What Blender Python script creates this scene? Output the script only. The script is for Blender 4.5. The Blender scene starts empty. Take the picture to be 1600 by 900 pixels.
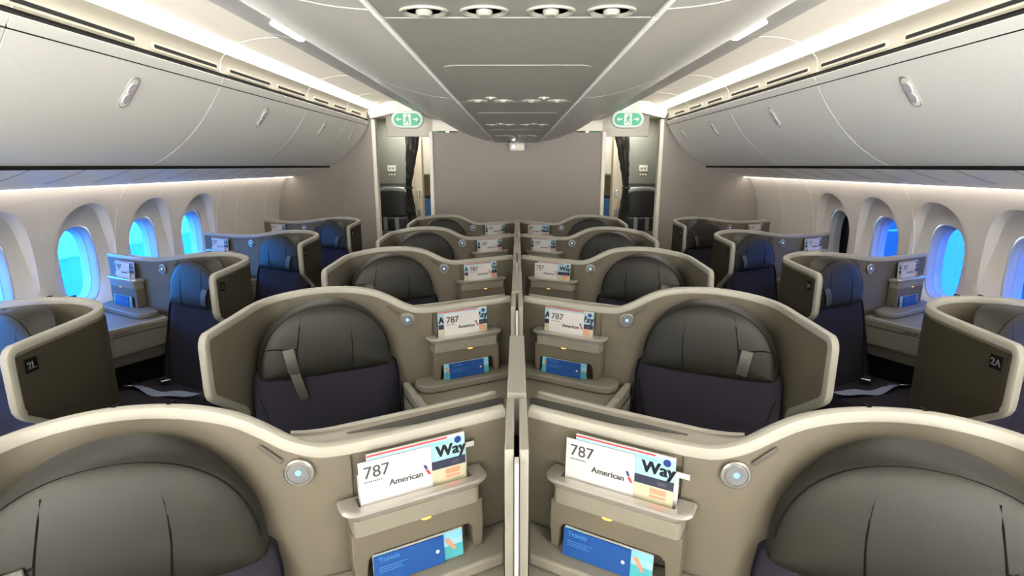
import bpy, bmesh, math, random
from mathutils import Vector, Matrix
random.seed(7)
PI = math.pi
S = bpy.context.scene
C = S.collection

# ------------------------------------------------------------------ camera, world, exposure
CAMZ = 1.72
cd = bpy.data.cameras.new('camera'); cam = bpy.data.objects.new('camera', cd); C.objects.link(cam)
cam.location = (0, 0, CAMZ)
cam.rotation_euler = (math.radians(90 - 12.66), 0, math.radians(0.54))
cd.sensor_width = 36; cd.lens = 850 / 1600 * 36; cd.clip_start = 0.02; cd.clip_end = 800
S.camera = cam
S.view_settings.view_transform = 'Standard'
try: S.view_settings.look = 'None'
except Exception: pass
S.view_settings.exposure = 1.32
S.view_settings.gamma = 1
S.view_settings.use_curve_mapping = False

w = bpy.data.worlds.new('world'); S.world = w; w.use_nodes = True
wn = w.node_tree.nodes; wl = w.node_tree.links
sky = wn.new('ShaderNodeTexSky'); sky.sky_type = 'HOSEK_WILKIE'
sky.sun_direction = Vector((0.3, -0.6, 0.75)).normalized(); sky.turbidity = 3
hs = wn.new('ShaderNodeHueSaturation'); hs.inputs['Saturation'].default_value = .4
wl.new(sky.outputs[0], hs.inputs['Color']); wl.new(hs.outputs[0], wn['Background'].inputs[0])
wn['Background'].inputs[1].default_value = 110.0

COVE = 7.0        # ceiling cove strips
WASH = 4.5        # strips washing the side walls
def area(name, loc, rot, sx, sy, power, col, spread=180):
    l = bpy.data.lights.new(name, 'AREA'); l.shape = 'RECTANGLE'; l.size = sx; l.size_y = sy; l.energy = power; l.color = col; l.spread = math.radians(spread)
    o = bpy.data.objects.new(name, l); C.objects.link(o); o.location = loc; o.rotation_euler = rot; return o
# added fill lamps behind the camera for the seat fronts, and the doorway lamps past the far bulkhead
for sx_ in (-1, 1):
    area('fill_lamp', (sx_ * 1.25, -1.1, 2.28), (math.radians(35), 0, 0), .5, .8, 12, (1, .95, .88))
    area('doorway_lamp', (sx_ * 1.45, 7.05, 2.28), (0, 0, 0), .4, .3, 5, (1, .95, .85))
area('bin_fill_light', (0, -3.4, 1.2), (math.radians(130), 0, 0), 4.4, 1.2, 320, (1, .985, .94), 85)  # added fill light behind the camera, tilted up to brighten the side bins
def lin(c):
    return tuple(((v / 255) / 12.92 if v / 255 <= .04045 else ((v / 255 + .055) / 1.055) ** 2.4) for v in c)

# ------------------------------------------------------------------ materials
def mat(name, rgb, rough=.6, metal=0.0, noise=0.0, nscale=300, bump=0.0, bscale=400, spec=.5, emit=None, estr=0, coat=0.0):
    m = bpy.data.materials.new(name); m.use_nodes = True
    nt = m.node_tree; p = nt.nodes['Principled BSDF']
    col = lin(rgb) + (1,)
    p.inputs['Base Color'].default_value = col
    p.inputs['Roughness'].default_value = rough
    p.inputs['Metallic'].default_value = metal
    p.inputs['Specular IOR Level'].default_value = spec
    p.inputs['Coat Weight'].default_value = coat
    tc = nt.nodes.new('ShaderNodeTexCoord')
    if noise:
        n = nt.nodes.new('ShaderNodeTexNoise'); n.inputs['Scale'].default_value = nscale; n.inputs['Detail'].default_value = 3
        r = nt.nodes.new('ShaderNodeMapRange'); r.inputs[1].default_value = .3; r.inputs[2].default_value = .7
        r.inputs[3].default_value = 1 - noise; r.inputs[4].default_value = 1 + noise
        mx = nt.nodes.new('ShaderNodeVectorMath'); mx.operation = 'SCALE'; mx.inputs[0].default_value = col[:3]
        nt.links.new(tc.outputs['Object'], n.inputs['Vector']); nt.links.new(n.outputs['Fac'], r.inputs[0])
        nt.links.new(r.outputs[0], mx.inputs['Scale']); nt.links.new(mx.outputs[0], p.inputs['Base Color'])
    if bump:
        n = nt.nodes.new('ShaderNodeTexNoise'); n.inputs['Scale'].default_value = bscale
        b = nt.nodes.new('ShaderNodeBump'); b.inputs['Strength'].default_value = bump; b.inputs['Distance'].default_value = .001
        nt.links.new(tc.outputs['Object'], n.inputs['Vector']); nt.links.new(n.outputs['Fac'], b.inputs['Height'])
        nt.links.new(b.outputs[0], p.inputs['Normal'])
    if emit is not None:
        p.inputs['Emission Color'].default_value = lin(emit) + (1,); p.inputs['Emission Strength'].default_value = estr
    return m

def fabric(name, rgb, rough=.9, scale=900, amt=.25):
    m = mat(name, rgb, rough, spec=.2)
    nt = m.node_tree; p = nt.nodes['Principled BSDF']
    tc = nt.nodes.new('ShaderNodeTexCoord')
    a = nt.nodes.new('ShaderNodeTexNoise'); a.inputs['Scale'].default_value = scale
    r = nt.nodes.new('ShaderNodeMapRange'); r.inputs[3].default_value = 1 - amt; r.inputs[4].default_value = 1 + amt
    r.inputs[1].default_value = .3; r.inputs[2].default_value = .7
    mx = nt.nodes.new('ShaderNodeVectorMath'); mx.operation = 'SCALE'; mx.inputs[0].default_value = lin(rgb)
    b = nt.nodes.new('ShaderNodeBump'); b.inputs['Strength'].default_value = .4; b.inputs['Distance'].default_value = .0008
    nt.links.new(tc.outputs['Object'], a.inputs['Vector']); nt.links.new(a.outputs['Fac'], r.inputs[0])
    nt.links.new(r.outputs[0], mx.inputs['Scale']); nt.links.new(mx.outputs[0], p.inputs['Base Color'])
    nt.links.new(a.outputs['Fac'], b.inputs['Height']); nt.links.new(b.outputs[0], p.inputs['Normal'])
    return m

def glass(name, tint, gloss=.04):
    m = bpy.data.materials.new(name); m.use_nodes = True; nt = m.node_tree
    nt.nodes.remove(nt.nodes['Principled BSDF']); out = nt.nodes['Material Output']
    t = nt.nodes.new('ShaderNodeBsdfTransparent'); t.inputs[0].default_value = tint + (1,)
    g = nt.nodes.new('ShaderNodeBsdfGlossy'); g.inputs['Roughness'].default_value = .05
    mx = nt.nodes.new('ShaderNodeMixShader'); mx.inputs[0].default_value = gloss
    nt.links.new(t.outputs[0], mx.inputs[1]); nt.links.new(g.outputs[0], mx.inputs[2]); nt.links.new(mx.outputs[0], out.inputs[0])
    return m

def lamp(name, rgb, s):
    m = bpy.data.materials.new(name); m.use_nodes = True; nt = m.node_tree
    nt.nodes.remove(nt.nodes['Principled BSDF'])
    e = nt.nodes.new('ShaderNodeEmission'); e.inputs[0].default_value = lin(rgb) + (1,); e.inputs[1].default_value = s
    nt.links.new(e.outputs[0], nt.nodes['Material Output'].inputs[0])
    return m

M = dict(
    shell=mat('shell_taupe', (94, 88, 76), .62, noise=.05, nscale=700, bump=.15, bscale=900, spec=.3),
    outer=fabric('wing_outer_brown', (54, 49, 38), .85, 1200, .15),
    trim=mat('trim_cream', (142, 139, 129), .45, noise=.03, nscale=500, spec=.35),
    console=mat('console_beige', (118, 114, 103), .5, noise=.03, spec=.4),
    deck=mat('deck_taupe_metal', (138, 132, 120), .38, metal=.35),
    dkpad=mat('armrest_grey', (78, 74, 68), .8),
    black=mat('deep_black', (12, 12, 12), .8, spec=.1),
    screen=mat('screen_gloss', (62, 61, 58), .2, spec=.6),
    silver=mat('tray_silver', (200, 197, 190), .3, metal=.75, noise=.02),
    leather=mat('headrest_leather', (29, 28, 22), .5, bump=.25, bscale=350, spec=.35),
    leather_seam=mat('leather_seam', (14, 14, 12), .85, spec=.1),
    navy=fabric('seat_navy', (37, 35, 44), .95, 1100, .2),
    grey_cushion=fabric('leg_rest_fabric', (88, 90, 104), .95, 900, .15),
    belt=fabric('belt_webbing', (120, 128, 150), .7, 1200, .1),
    chrome=mat('chrome', (210, 210, 212), .18, metal=1),
    strap=mat('leather_strap', (60, 60, 52), .5),
    white=mat('paper_white', (182, 180, 179), .55, spec=.3),
    paper_edge=mat('paper_edge', (205, 196, 176), .7),
    grey_ink=mat('ink_grey', (58, 60, 66), .6), black_ink=mat('ink_black', (18, 20, 28), .6),
    navy_ink=mat('ink_navy', (26, 32, 56), .6), red_ink=mat('ink_red', (176, 44, 50), .6),
    salmon_ink=mat('ink_salmon', (200, 122, 98), .6), cyan_ink=mat('ink_cyan', (110, 170, 192), .6),
    pale_ink=mat('ink_pale', (132, 172, 186), .6), sand_ink=mat('ink_sand', (168, 163, 138), .6),
    blue_ink=mat('ink_blue', (0, 62, 128), .5), lblue_ink=mat('ink_light_blue', (70, 130, 190), .5),
    dblue_ink=mat('ink_dark_blue', (14, 42, 110), .5), teal_ink=mat('ink_teal', (60, 146, 156), .5),
    skin_ink=mat('ink_tan', (168, 124, 98), .5),
    bin=mat('bin_ivory', (247, 247, 242), .42, noise=.012, nscale=60, bump=.06, bscale=600, spec=.35),
    latch=mat('latch_lilac', (206, 198, 204), .4), latch_well=mat('latch_well', (168, 164, 156), .5),
    centre=mat('centre_bin_ivory', (186, 184, 175), .35, noise=.012, nscale=40, spec=.4),
    psu=mat('service_panel_grey', (140, 140, 131), .35, noise=.02, nscale=90, spec=.5),
    ceil=mat('ceiling_ivory', (232, 226, 214), .6, noise=.01, nscale=50),
    wall=mat('sidewall_ivory', (206, 203, 198), .6, noise=.012, nscale=80, bump=.05, bscale=500, spec=.25),
    seam=mat('panel_seam', (238, 234, 222), .6), dseam=mat('dark_seam', (60, 57, 50), .8),
    gap=mat('gap_black', (10, 10, 10), .9),
    bulk=fabric('bulkhead_taupe', (142, 136, 130), .85, 500, .12),
    frame=mat('door_frame_cream', (216, 212, 198), .45),
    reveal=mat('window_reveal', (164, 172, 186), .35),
    carpet=fabric('carpet_dark', (50, 50, 58), .98, 300, .3),
    curtain=fabric('curtain_charcoal', (70, 70, 68), .9, 700, .15),
    hook=mat('curtain_ring', (70, 68, 70), .5),
    gal=mat('galley_grey_panel', (118, 120, 112), .5), galw=mat('galley_cream', (226, 216, 190), .5),
    jump=mat('jump_seat_black', (42, 43, 44), .6), jframe=mat('jump_seat_frame', (168, 172, 172), .35, metal=.4),
    sgreen=mat('sign_green', (60, 150, 122), .5, emit=(60, 160, 130), estr=.06), swhite=mat('sign_white', (190, 198, 186), .5, emit=(240, 250, 240), estr=.04),
    pin=mat('button_ring', (170, 168, 162), .3, metal=.8), 
    lens=mat('lens_grey', (104, 106, 108), .25, spec=.6),
    blueled=lamp('led_blue', (120, 170, 255), 1.2), amber=lamp('led_amber', (255, 186, 90), 1.0),
    cove=lamp('cove_light', (255, 248, 238), COVE), wash=lamp('wash_light', (255, 240, 224), WASH),
    slit=lamp('aisle_light', (255, 250, 240), 6.0), door_light=lamp('galley_light', (255, 242, 220), 3.0),
    apron=None, fascia=mat('fascia_ivory', (192, 187, 172), .6),
)
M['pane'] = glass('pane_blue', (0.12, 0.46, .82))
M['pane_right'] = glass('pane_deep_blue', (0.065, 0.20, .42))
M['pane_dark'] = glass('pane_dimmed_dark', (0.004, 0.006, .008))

# ------------------------------------------------------------------ mesh helpers
class MB:
    def __init__(s): s.v = []; s.f = []; s.m = []; s.X = Matrix.Identity(4)
    def add(s, vs, fs, mi=0):
        b = len(s.v); s.v += [s.X @ Vector(p) for p in vs]
        for f in fs: s.f.append([b + i for i in f]); s.m.append(mi)
    def box(s, x0, x1, y0, y1, z0, z1, mi=0):
        s.add([(x0, y0, z0), (x1, y0, z0), (x1, y1, z0), (x0, y1, z0), (x0, y0, z1), (x1, y0, z1), (x1, y1, z1), (x0, y1, z1)],
              [(0, 3, 2, 1), (4, 5, 6, 7), (0, 1, 5, 4), (1, 2, 6, 5), (2, 3, 7, 6), (3, 0, 4, 7)], mi)
    def prism(s, poly, z0, z1, mi=0):            # poly in xy
        n = len(poly)
        s.add([(x, y, z0) for x, y in poly] + [(x, y, z1) for x, y in poly],
              [tuple(reversed(range(n))), tuple(range(n, 2 * n))] + [(i, (i + 1) % n, n + (i + 1) % n, n + i) for i in range(n)], mi)
    def prism_y(s, poly, y0, y1, mi=0):          # poly in xz
        n = len(poly)
        s.add([(x, y0, z) for x, z in poly] + [(x, y1, z) for x, z in poly],
              [tuple(range(n)), tuple(reversed(range(n, 2 * n)))] + [(i, n + i, n + (i + 1) % n, (i + 1) % n) for i in range(n)], mi)
    def loft(s, rings, mi=0, closed=True, caps=True):
        n = len(rings[0]); b = []
        vs = [p for r in rings for p in r]; fs = []
        for k in range(len(rings) - 1):
            for i in range(n if closed else n - 1):
                j = (i + 1) % n
                fs.append((k * n + i, k * n + j, (k + 1) * n + j, (k + 1) * n + i))
        if caps and closed:
            fs.append(tuple(reversed(range(n)))); fs.append(tuple(range((len(rings) - 1) * n, len(rings) * n)))
        s.add(vs, fs, mi)
    def tube(s, pts, r, n=8, mi=0):
        pts = [Vector(p) for p in pts]; rings = []
        up = Vector((0, 0, 1))
        for i, p in enumerate(pts):
            t = (pts[min(i + 1, len(pts) - 1)] - pts[max(i - 1, 0)]).normalized()
            a = t.cross(up)
            if a.length < .05: a = t.cross(Vector((1, 0, 0)))
            a.normalize(); b = t.cross(a).normalized()
            rings.append([p + a * r * math.cos(2 * PI * k / n) + b * r * math.sin(2 * PI * k / n) for k in range(n)])
        s.loft(rings, mi)
    def disc_y(s, cx, cz, rx, rz, y0, y1, n=32, mi=0):
        s.prism_y([(cx + rx * math.cos(2 * PI * k / n), cz + rz * math.sin(2 * PI * k / n)) for k in range(n)], y0, y1, mi)
    def build(s, name, mats, parent=None, bevel=0, seg=2, ang=35, mirror=False):
        me = bpy.data.meshes.new(name)
        vs = [(-p[0], p[1], p[2]) for p in s.v] if mirror else [tuple(p) for p in s.v]
        fs = [tuple(reversed(f)) for f in s.f] if mirror else s.f
        me.from_pydata(vs, [], fs)
        if not isinstance(mats, (list, tuple)): mats = [mats]
        for m_ in mats: me.materials.append(m_)
        me.polygons.foreach_set('material_index', s.m)
        bm = bmesh.new(); bm.from_mesh(me)
        bmesh.ops.recalc_face_normals(bm, faces=bm.faces)
        for f in bm.faces: f.smooth = True
        for e in bm.edges:
            if len(e.link_faces) == 2 and e.calc_face_angle(0) > math.radians(ang): e.smooth = False
            elif len(e.link_faces) != 2: e.smooth = False
        bm.to_mesh(me); bm.free()
        o = bpy.data.objects.new(name, me); C.objects.link(o)
        if parent is not None: o.parent = parent
        if bevel:
            b = o.modifiers.new('bevel', 'BEVEL'); b.width = bevel; b.segments = seg; b.limit_method = 'ANGLE'; b.angle_limit = math.radians(40)
            b.harden_normals = False
        return o

def tag(o, label=None, cat=None, group=None, kind=None):
    if label: o['label'] = label
    if cat: o['category'] = cat
    if group: o['group'] = group
    if kind: o['kind'] = kind
    return o
def empty(name, loc=(0, 0, 0), rz=0):
    o = bpy.data.objects.new(name, None); C.objects.link(o); o.location = loc; o.rotation_euler = (0, 0, rz); o.empty_display_size = .05
    return o
def copy_tree(o, parent=None):
    kids = list(o.children)
    c = o.copy(); C.objects.link(c); c.parent = parent
    for ch in kids: copy_tree(ch, c)
    return c
def struct(o): o['kind'] = 'structure'; return o

_tc = {}
def text_geo(body, size):
    """outline of a text as (verts, faces) in the xz plane, left-bottom origin"""
    k = (body, size)
    if k in _tc: return _tc[k]
    cu = bpy.data.curves.new('t', 'FONT'); cu.body = body; cu.size = size; cu.resolution_u = 3
    ob = bpy.data.objects.new('t', cu); C.objects.link(ob)
    bpy.context.view_layer.update()
    dg = bpy.context.evaluated_depsgraph_get()
    me = bpy.data.meshes.new_from_object(ob.evaluated_get(dg))
    vs = [(v.co.x, v.co.y) for v in me.vertices]; fs = [tuple(p.vertices) for p in me.polygons]
    bpy.data.objects.remove(ob); bpy.data.curves.remove(cu); bpy.data.meshes.remove(me)
    _tc[k] = (vs, fs); return _tc[k]
def put_text(mb, body, size, x, z, y, mi, bold=0, sx=1.0):
    vs, fs = text_geo(body, size)
    for dx, dz in ([(0, 0)] if not bold else [(0, 0), (bold, 0), (-bold, 0), (0, bold * .6), (bold, bold * .6), (-bold, bold * .6), (bold*.5, 0), (-bold*.5, 0)]):
        mb.add([(x + a * sx + dx, y - .00001 * (dx > 0), z + b + dz) for a, b in vs], fs, mi)

# ------------------------------------------------------------------ pod path (plan) and heights, local frame: x to the aisle, y away from the camera
def smooth_path(pts, sub=4):
    out = []
    n = len(pts)
    for i in range(n - 1):
        p0 = pts[max(i - 1, 0)]; p1 = pts[i]; p2 = pts[i + 1]; p3 = pts[min(i + 2, n - 1)]
        for k in range(sub):
            t = k / sub
            out.append(tuple(.5 * ((2 * b) + (-a + c) * t + (2 * a - 5 * b + 4 * c - d) * t * t + (-a + 3 * b - 3 * c + d) * t ** 3)
                             for a, b, c, d in zip(p0, p1, p2, p3)))
    out.append(tuple(pts[-1])); return out
# x, y, top z
KP = [(.033, -.017, 1.168), (.10, -.053, 1.167), (.20, -.106, 1.165), (.30, -.157, 1.163), (.36, -.184, 1.163), (.40, -.200, 1.168), (.45, -.209, 1.187), (.50, -.206, 1.212),
      (.56, -.200, 1.234), (.64, -.194, 1.245), (.72, -.192, 1.246), (.80, -.196, 1.241), (.87, -.210, 1.232), (.925, -.236, 1.223), (.958, -.272, 1.217),
      (.975, -.318, 1.213), (.98, -.37, 1.210), (.98, -.45, 1.206), (.98, -.53, 1.203), (.98, -.60, 1.200), (.98, -.655, 1.197)]
KPW = [(-.125, .148, 1.174), (-.05, .107, 1.174), (.06, .048, 1.174), (.16, -.004, 1.175), (.25, -.045, 1.178), (.33, -.078, 1.182), (.41, -.110, 1.190), (.49, -.140, 1.203),
       (.57, -.165, 1.216), (.65, -.183, 1.226), (.73, -.192, 1.232), (.80, -.198, 1.234), (.87, -.211, 1.231)] + KP[13:]
PATHS = {False: smooth_path(KP, 3), True: smooth_path(KPW, 3)}
PATH = PATHS[False]
NEARY = -.672
def nrm(i):
    a = PATH[max(i - 1, 0)]; b = PATH[min(i + 1, len(PATH) - 1)]
    t = Vector((b[0] - a[0], b[1] - a[1])).normalized()
    return Vector((t.y, -t.x))      # towards the seat (camera side / inside)
def pt(i, off): n = nrm(i); return (PATH[i][0] + n.x * off, PATH[i][1] + n.y * off)
def zbot(y):
    if y > -.475: return 0.02
    return .865 + (-.475 - y) / (.655 - .475) * .125

def wall_solid(i0, i1, o0, o1, top=0.0, bot=None):
    """solid following the path between samples, offsets o0 (rear) o1 (inside)"""
    mb = MB(); rings = []
    for i in range(i0, i1 + 1):
        x, y, z = PATH[i]; a = pt(i, o0); b = pt(i, o1); zb = zbot(y) if bot is None else bot
        if x < .025: zb = .80
        if i > i0 and PATH[i - 1][1] > -.475 >= y and bot is None and x > .9:
            rings.append([(a[0], a[1], .02), (b[0], b[1], .02), (b[0], b[1], z + top), (a[0], a[1], z + top)])
            zb = .87
        rings.append([(a[0], a[1], zb), (b[0], b[1], zb), (b[0], b[1], z + top), (a[0], a[1], z + top)])
    mb.loft(rings); return mb

def trim_band():
    """cream edging: top of the shell, round the near corner of the wing and down its slanted lower edge"""
    P = []
    for i in range(len(PATH)):
        x, y, z = PATH[i]; n = nrm(i); P.append((Vector((x, y, z)), Vector((n.x, n.y, 0))))
    nn = Vector((-1, 0, 0))
    P = P[:-1]
    cor = [(-.650, 1.198), (-.662, 1.192), (-.670, 1.181), (-.674, 1.165), (-.674, 1.10), (-.674, 1.03), (-.672, 1.008), (-.664, .992), (-.650, .979), (-.60, .944), (-.54, .902), (-.495, .872), (-.480, .858), (-.473, .84), (-.472, .80), (-.472, .5), (-.472, .02)]
    for y, z in cor: P.append((Vector((.98, y, z)), nn))
    rings = []
    W = .0145
    for i, (p, n) in enumerate(P):
        t = (P[min(i + 1, len(P) - 1)][0] - P[max(i - 1, 0)][0]).normalized()
        b = n.cross(t).normalized()
        if i < len(P) - len(cor) and b.z < 0: b = -b
        if i >= len(P) - len(cor):
            c = Vector((.98, -.58, 1.09)) if P[i][0].z > .86 else Vector((.98, 0, P[i][0].z))
            if b.dot(p - c) < 0: b = -b
        # rounded section: across n (+-W), along b (-.022..+.008)
        sec = [(-W, -.013), (-W, .001), (-W * .75, .0075), (-W * .3, .0105), (W * .3, .0105), (W * .75, .0075), (W, .001), (W, -.013), (W * .85, -.0155), (-W * .85, -.0155)]
        rings.append([p + n * a + b * c_ for a, c_ in sec])
    mb = MB(); mb.loft(rings); return mb

NI = len(PATH) - 1
I_RACK = min(range(len(PATH)), key=lambda i: abs(PATH[i][0] - .335) if PATH[i][1] > -.3 else 9)
RD = Vector((.30 - .012, -.163 + .006)).normalized()     # direction of the rack wall
RANG = math.atan2(RD.y, RD.x)

def make_pod(m, window):
    """m=+1: aisle on the right; m=-1 mirrored"""
    global PATH
    PATH = PATHS[window]; NI = len(PATH) - 1; uo = -.165 if window else 0; yo = .08 if window else 0
    I_RACK = min(range(len(PATH)), key=lambda i: abs(PATH[i][0] - (.335 + uo)) if PATH[i][1] > -.3 and PATH[i][0] < .9 else 9)
    mir = m < 0
    root = empty('seat_suite')
    B = lambda mb, name, mt, par=root, **k: mb.build(name, mt, par, mirror=mir, **k)
    sh = B(wall_solid(0, NI, -.0115, .0115, top=-.004), 'back_shell', M['shell'])
    B(trim_band(), 'edge_trim', M['trim'])
    # aisle side cladding of the wing, dark
    i0 = next(i for i in range(len(PATH)) if PATH[i][0] > .955)
    cl = wall_solid(i0, NI, -.0118, -.0155, top=-.024, bot=None)
    o = B(cl, 'wing_cladding', M['outer']); o['label'] = 'dark brown outer face of the aisle wing'
    # notches where the privacy panel meets the trim
    for xx in (.70, .80):
        i = min(range(len(PATH)), key=lambda k: abs(PATH[k][0] - xx)); p = pt(i, -.012)
        mb = MB(); mb.box(p[0] - .004, p[0] + .004, p[1] - .012, p[1] + .006, PATH[i][2] - .01, PATH[i][2] + .0125)
        B(mb, 'trim_notch', M['black'])
    # deck behind the rack wall (housing of the next row's monitor)
    iD = min(range(len(PATH)), key=lambda i: abs(PATH[i][0] - .56) if PATH[i][1] > -.3 else 9)
    poly = [pt(i, -.018) for i in range(0, iD + 1, 2)]
    back = [(p[0] + .012, p[1] + .118 - .045 * q / (len(poly) - 1)) for q, p in enumerate(poly)]
    mb = MB(); mb.prism(poly + back[::-1], .80, 1.148)
    dk = B(mb, 'monitor_housing', M['deck'])
    ed = [(p[0] + .004, p[1] + .012) for p in back]
    mb = MB(); mb.prism(back[:-2] + ed[:-2][::-1], 1.10, 1.153); B(mb, 'housing_rim', M['trim'], bevel=.002)
    mb = MB(); mb.prism(back[-2:] + ed[-2:][::-1], 1.10, 1.153); B(mb, 'housing_rim', M['trim'], bevel=.002)
    dx_ = -.15 if window else 0; dy_ = .16 if window else 0
    j = [(.020, .028), (.020, .082), (.028, .090), (.17, .010), (.36, -.100), (.36, -.104), (.17, -.040)]
    mb = MB(); mb.prism([(a + .012 + dx_, b + .002 + dy_) for a, b in j], 1.145, 1.1495); s_ = B(mb, 'monitor_screen', M['screen']); s_['label'] = 'glossy dark monitor edge'
    # panel seam
    p = pt(I_RACK, .0165)
    mb = MB(); mb.box(p[0] - .001, p[0] + .001, p[1] - .002, p[1] + .002, .9, 1.147); B(mb, 'panel_seam', M['dseam'])
    # call button
    i = min(range(len(PATH)), key=lambda k: abs(PATH[k][0] - (.385 if window else .435)) if PATH[k][1] > -.3 else 9); n = nrm(i); p = pt(i, .016)
    mb = MB(); mb.X = Matrix.Translation((p[0], p[1], 1.128)) @ Matrix.Rotation(math.atan2(n.y, n.x) + PI / 2, 4, 'Z')
    X = mb.X
    rings = []
    for r, yy in [(.029, .0), (.029, -.004), (.026, -.0065), (.023, -.0065), (.0215, -.004)]:
        rings.append([(r * math.cos(2 * PI * k / 32), yy, r * math.sin(2 * PI * k / 32)) for k in range(32)])
    mb.loft(rings); bt = B(mb, 'reading_light', M['pin']); bt['label'] = 'round silver light fitting'
    mb = MB(); mb.X = X; mb.disc_y(0, 0, .0195, .0195, -.0035, -.0068, 24); B(mb, 'lens', M['lens'], bt)
    mb = MB(); mb.X = X; mb.disc_y(0, .002, .006, .006, -.006, -.0078, 16); B(mb, 'indicator', M['blueled'], bt)
    # coat hook slot near the bend
    i = min(range(len(PATH)), key=lambda k: abs(PATH[k][0] - .485) if PATH[k][1] > -.3 else 9); n = nrm(i); p = pt(i, .016)
    mb = MB(); mb.X = Matrix.Translation((p[0], p[1], 1.168)) @ Matrix.Rotation(math.atan2(n.y, n.x) + PI / 2, 4, 'Z') @ Matrix.Rotation(-.62, 4, 'Y')
    mb.box(-.028, .028, -.0035, .0, -.005, .005); B(mb, 'coat_hook', M['dkpad'], bevel=.002)

    # rack: in the rack wall frame, u along the wall, -y to the viewer, origin at u=0 on the divider
    R = Matrix.Translation((.012, -.0052 + yo, 0)) @ Matrix.Rotation(RANG, 4, 'Z')
    u0, u1 = .104 + uo, .398 + uo
    def rmb(): q = MB(); q.X = R; return q
    # tray: ring shaped with a slot
    zt = 1.056; yw = -.016; yf = -.082
    def rr(x0, x1, y0, y1, r, n=6):
        c = [(x1 - r, y0 + r, -PI / 2), (x1, y1, None), (x0, y1, None), (x0 + r, y0 + r, PI)]
        out = []
        for cx, cy, a in c:
            if a is None: out.append((cx, cy)); continue
            for k in range(n + 1): out.append((cx + r * math.cos(a + PI / 2 * k / n), cy + r * math.sin(a + PI / 2 * k / n)))
        return out
    outer = rr(u0 - .012, u1 + .012, yf, yw, .034)
    mb = rmb()
    rg = []
    for ins, z in [(.022, zt - .020), (.010, zt - .019), (.003, zt - .010), (0, zt - .003), (.004, zt + .001), (.010, zt + .0015)]:
        k_ = len(outer); cx = (u0 + u1) / 2
        ring = []
        for (x, y) in outer:
            sx = 1 if x > cx else -1
            ring.append((x - sx * ins, min(yw, y + ins) if y < yw - .001 else y, z))
        rg.append(ring)
    # top: frame around a slot
    slot = (u0 + .024, u1 - .024, -.058, -.022)
    n = len(outer)
    top = rg[-1]; c0 = ((slot[0] + slot[1]) / 2, (slot[2] + slot[3]) / 2)
    inner = []
    for (x, y, z) in top:
        xx = min(max(x, slot[0]), slot[1]); yy = min(max(y, slot[2]), slot[3]); inner.append((xx, yy, z))
    rg.append(inner); rg.append([(x, y, z - .0515) for x, y, z in inner])
    mb.loft(rg)
    tray = B(mb, 'literature_tray', M['silver']); tray['label'] = 'brushed silver tray rim'
    mb = rmb(); bo = rr(u0 + .012, u1 - .008, -.073, yw, .012)
    bi = [(min(max(x, slot[0] - .001), slot[1] + .001), min(max(y, slot[2] - .001), slot[3] + .001)) for x, y in bo]
    mb.loft([[(x, y, zt - .055) for x, y in bo], [(x, y, zt - .019) for x, y in bo], [(x, y, zt - .019) for x, y in bi], [(x, y, zt - .0535) for x, y in bi]])
    B(mb, 'tray_body', M['console'])
    # recess module: front apron, side cheeks and back
    mb = rmb()
    mb.prism_y([(u0 + .004, zt - .054), (u0 + .002, .945), (u0 + .006, .885), (u0 + .026, .885), (u0 + .030, .938), (u0 + .040, .948), (u1 - .046, .948), (u1 - .036, .938), (u1 - .030, .885), (u1 - .008, .885), (u1 - .004, .945), (u1 - .004, zt - .054)], -.066, -.014)
    B(mb, 'lower_pocket', M['shell'], bevel=.003)
    mb = rmb(); cx = (u0 + u1) / 2 - .01
    mb.loft([[(cx + r * math.cos(2 * PI * k / 16), -.072 + r * .5 * math.sin(2 * PI * k / 16), z) for k in range(16)] for r, z in [(.011, zt - .0548), (.011, zt - .057), (.007, zt - .058)]])
    B(mb, 'courtesy_light', M['amber'])
    # ledge
    x0l = -.13 if window else .027
    xl = x0l
    yA = lambda x: -.006 + yo + (x - .012) * RD.y / RD.x
    xs = -.07 if window else 0
    wallp = [(x0l, yA(x0l) - .012)] + [(x, yA(x) - .012) for x in (.1, .2)] + [(.30 + xs, yA(.30 + xs) - .013), (.40 + xs, -.215 + yo)]
    front = [(.405, -.235), (.402, -.262), (.385, -.292), (.355, -.310), (.325, -.308), (.20, -.240), (.10, -.185), (.027, -.146)]
    front = [(x + xs, y + yo) for x, y in front]
    if window: front += [(-.09, -.055), (-.115, -.04), (-.13, -.01)]
    poly = wallp + front
    mb = MB(); mb.prism(poly, .855, .884); B(mb, 'raised_ledge', M['console'], bevel=.006, seg=3)
    # console body (below the ledge) and seat side rim
    xl = -.21 if window else .027; xb = .04 if window else .027
    ywl = -.012
    cp = ([(xl, .06), (-.10, .10)] if window else [(xl, ywl)]) + [(.2, yA(.2) - .02), (.36, yA(.36) - .02), (.462, -.232), (.315, -.52), (.185, -.80), (xl, -.80)]
    mb = MB(); mb.prism(cp, .72, .853); cs = B(mb, 'side_console', M['console'])
    mb = MB(); e = [(.462, -.232), (.315, -.52), (.185, -.80)]
    ins = [(a - .03, b) for a, b in e]
    mb.prism([ins[0]] + e[:1] + [(.3885, -.376), (.3585, -.376)], .853, .872)
    B(mb, 'console_rim', M['trim'], cs, bevel=.004)
    mb = MB(); mb.prism([(.3575, -.378), (.3875, -.378), e[1], e[2], ins[2], ins[1]], .853, .872); B(mb, 'console_rim', M['trim'], cs, bevel=.004)
    # storage door on the seat side face
    dx, dy = (.315 - .462), (-.52 + .232); L = math.hypot(dx, dy)
    F = Matrix.Translation((.315, -.52, 0)) @ Matrix.Rotation(math.atan2(-dy, -dx), 4, 'Z')
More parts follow.
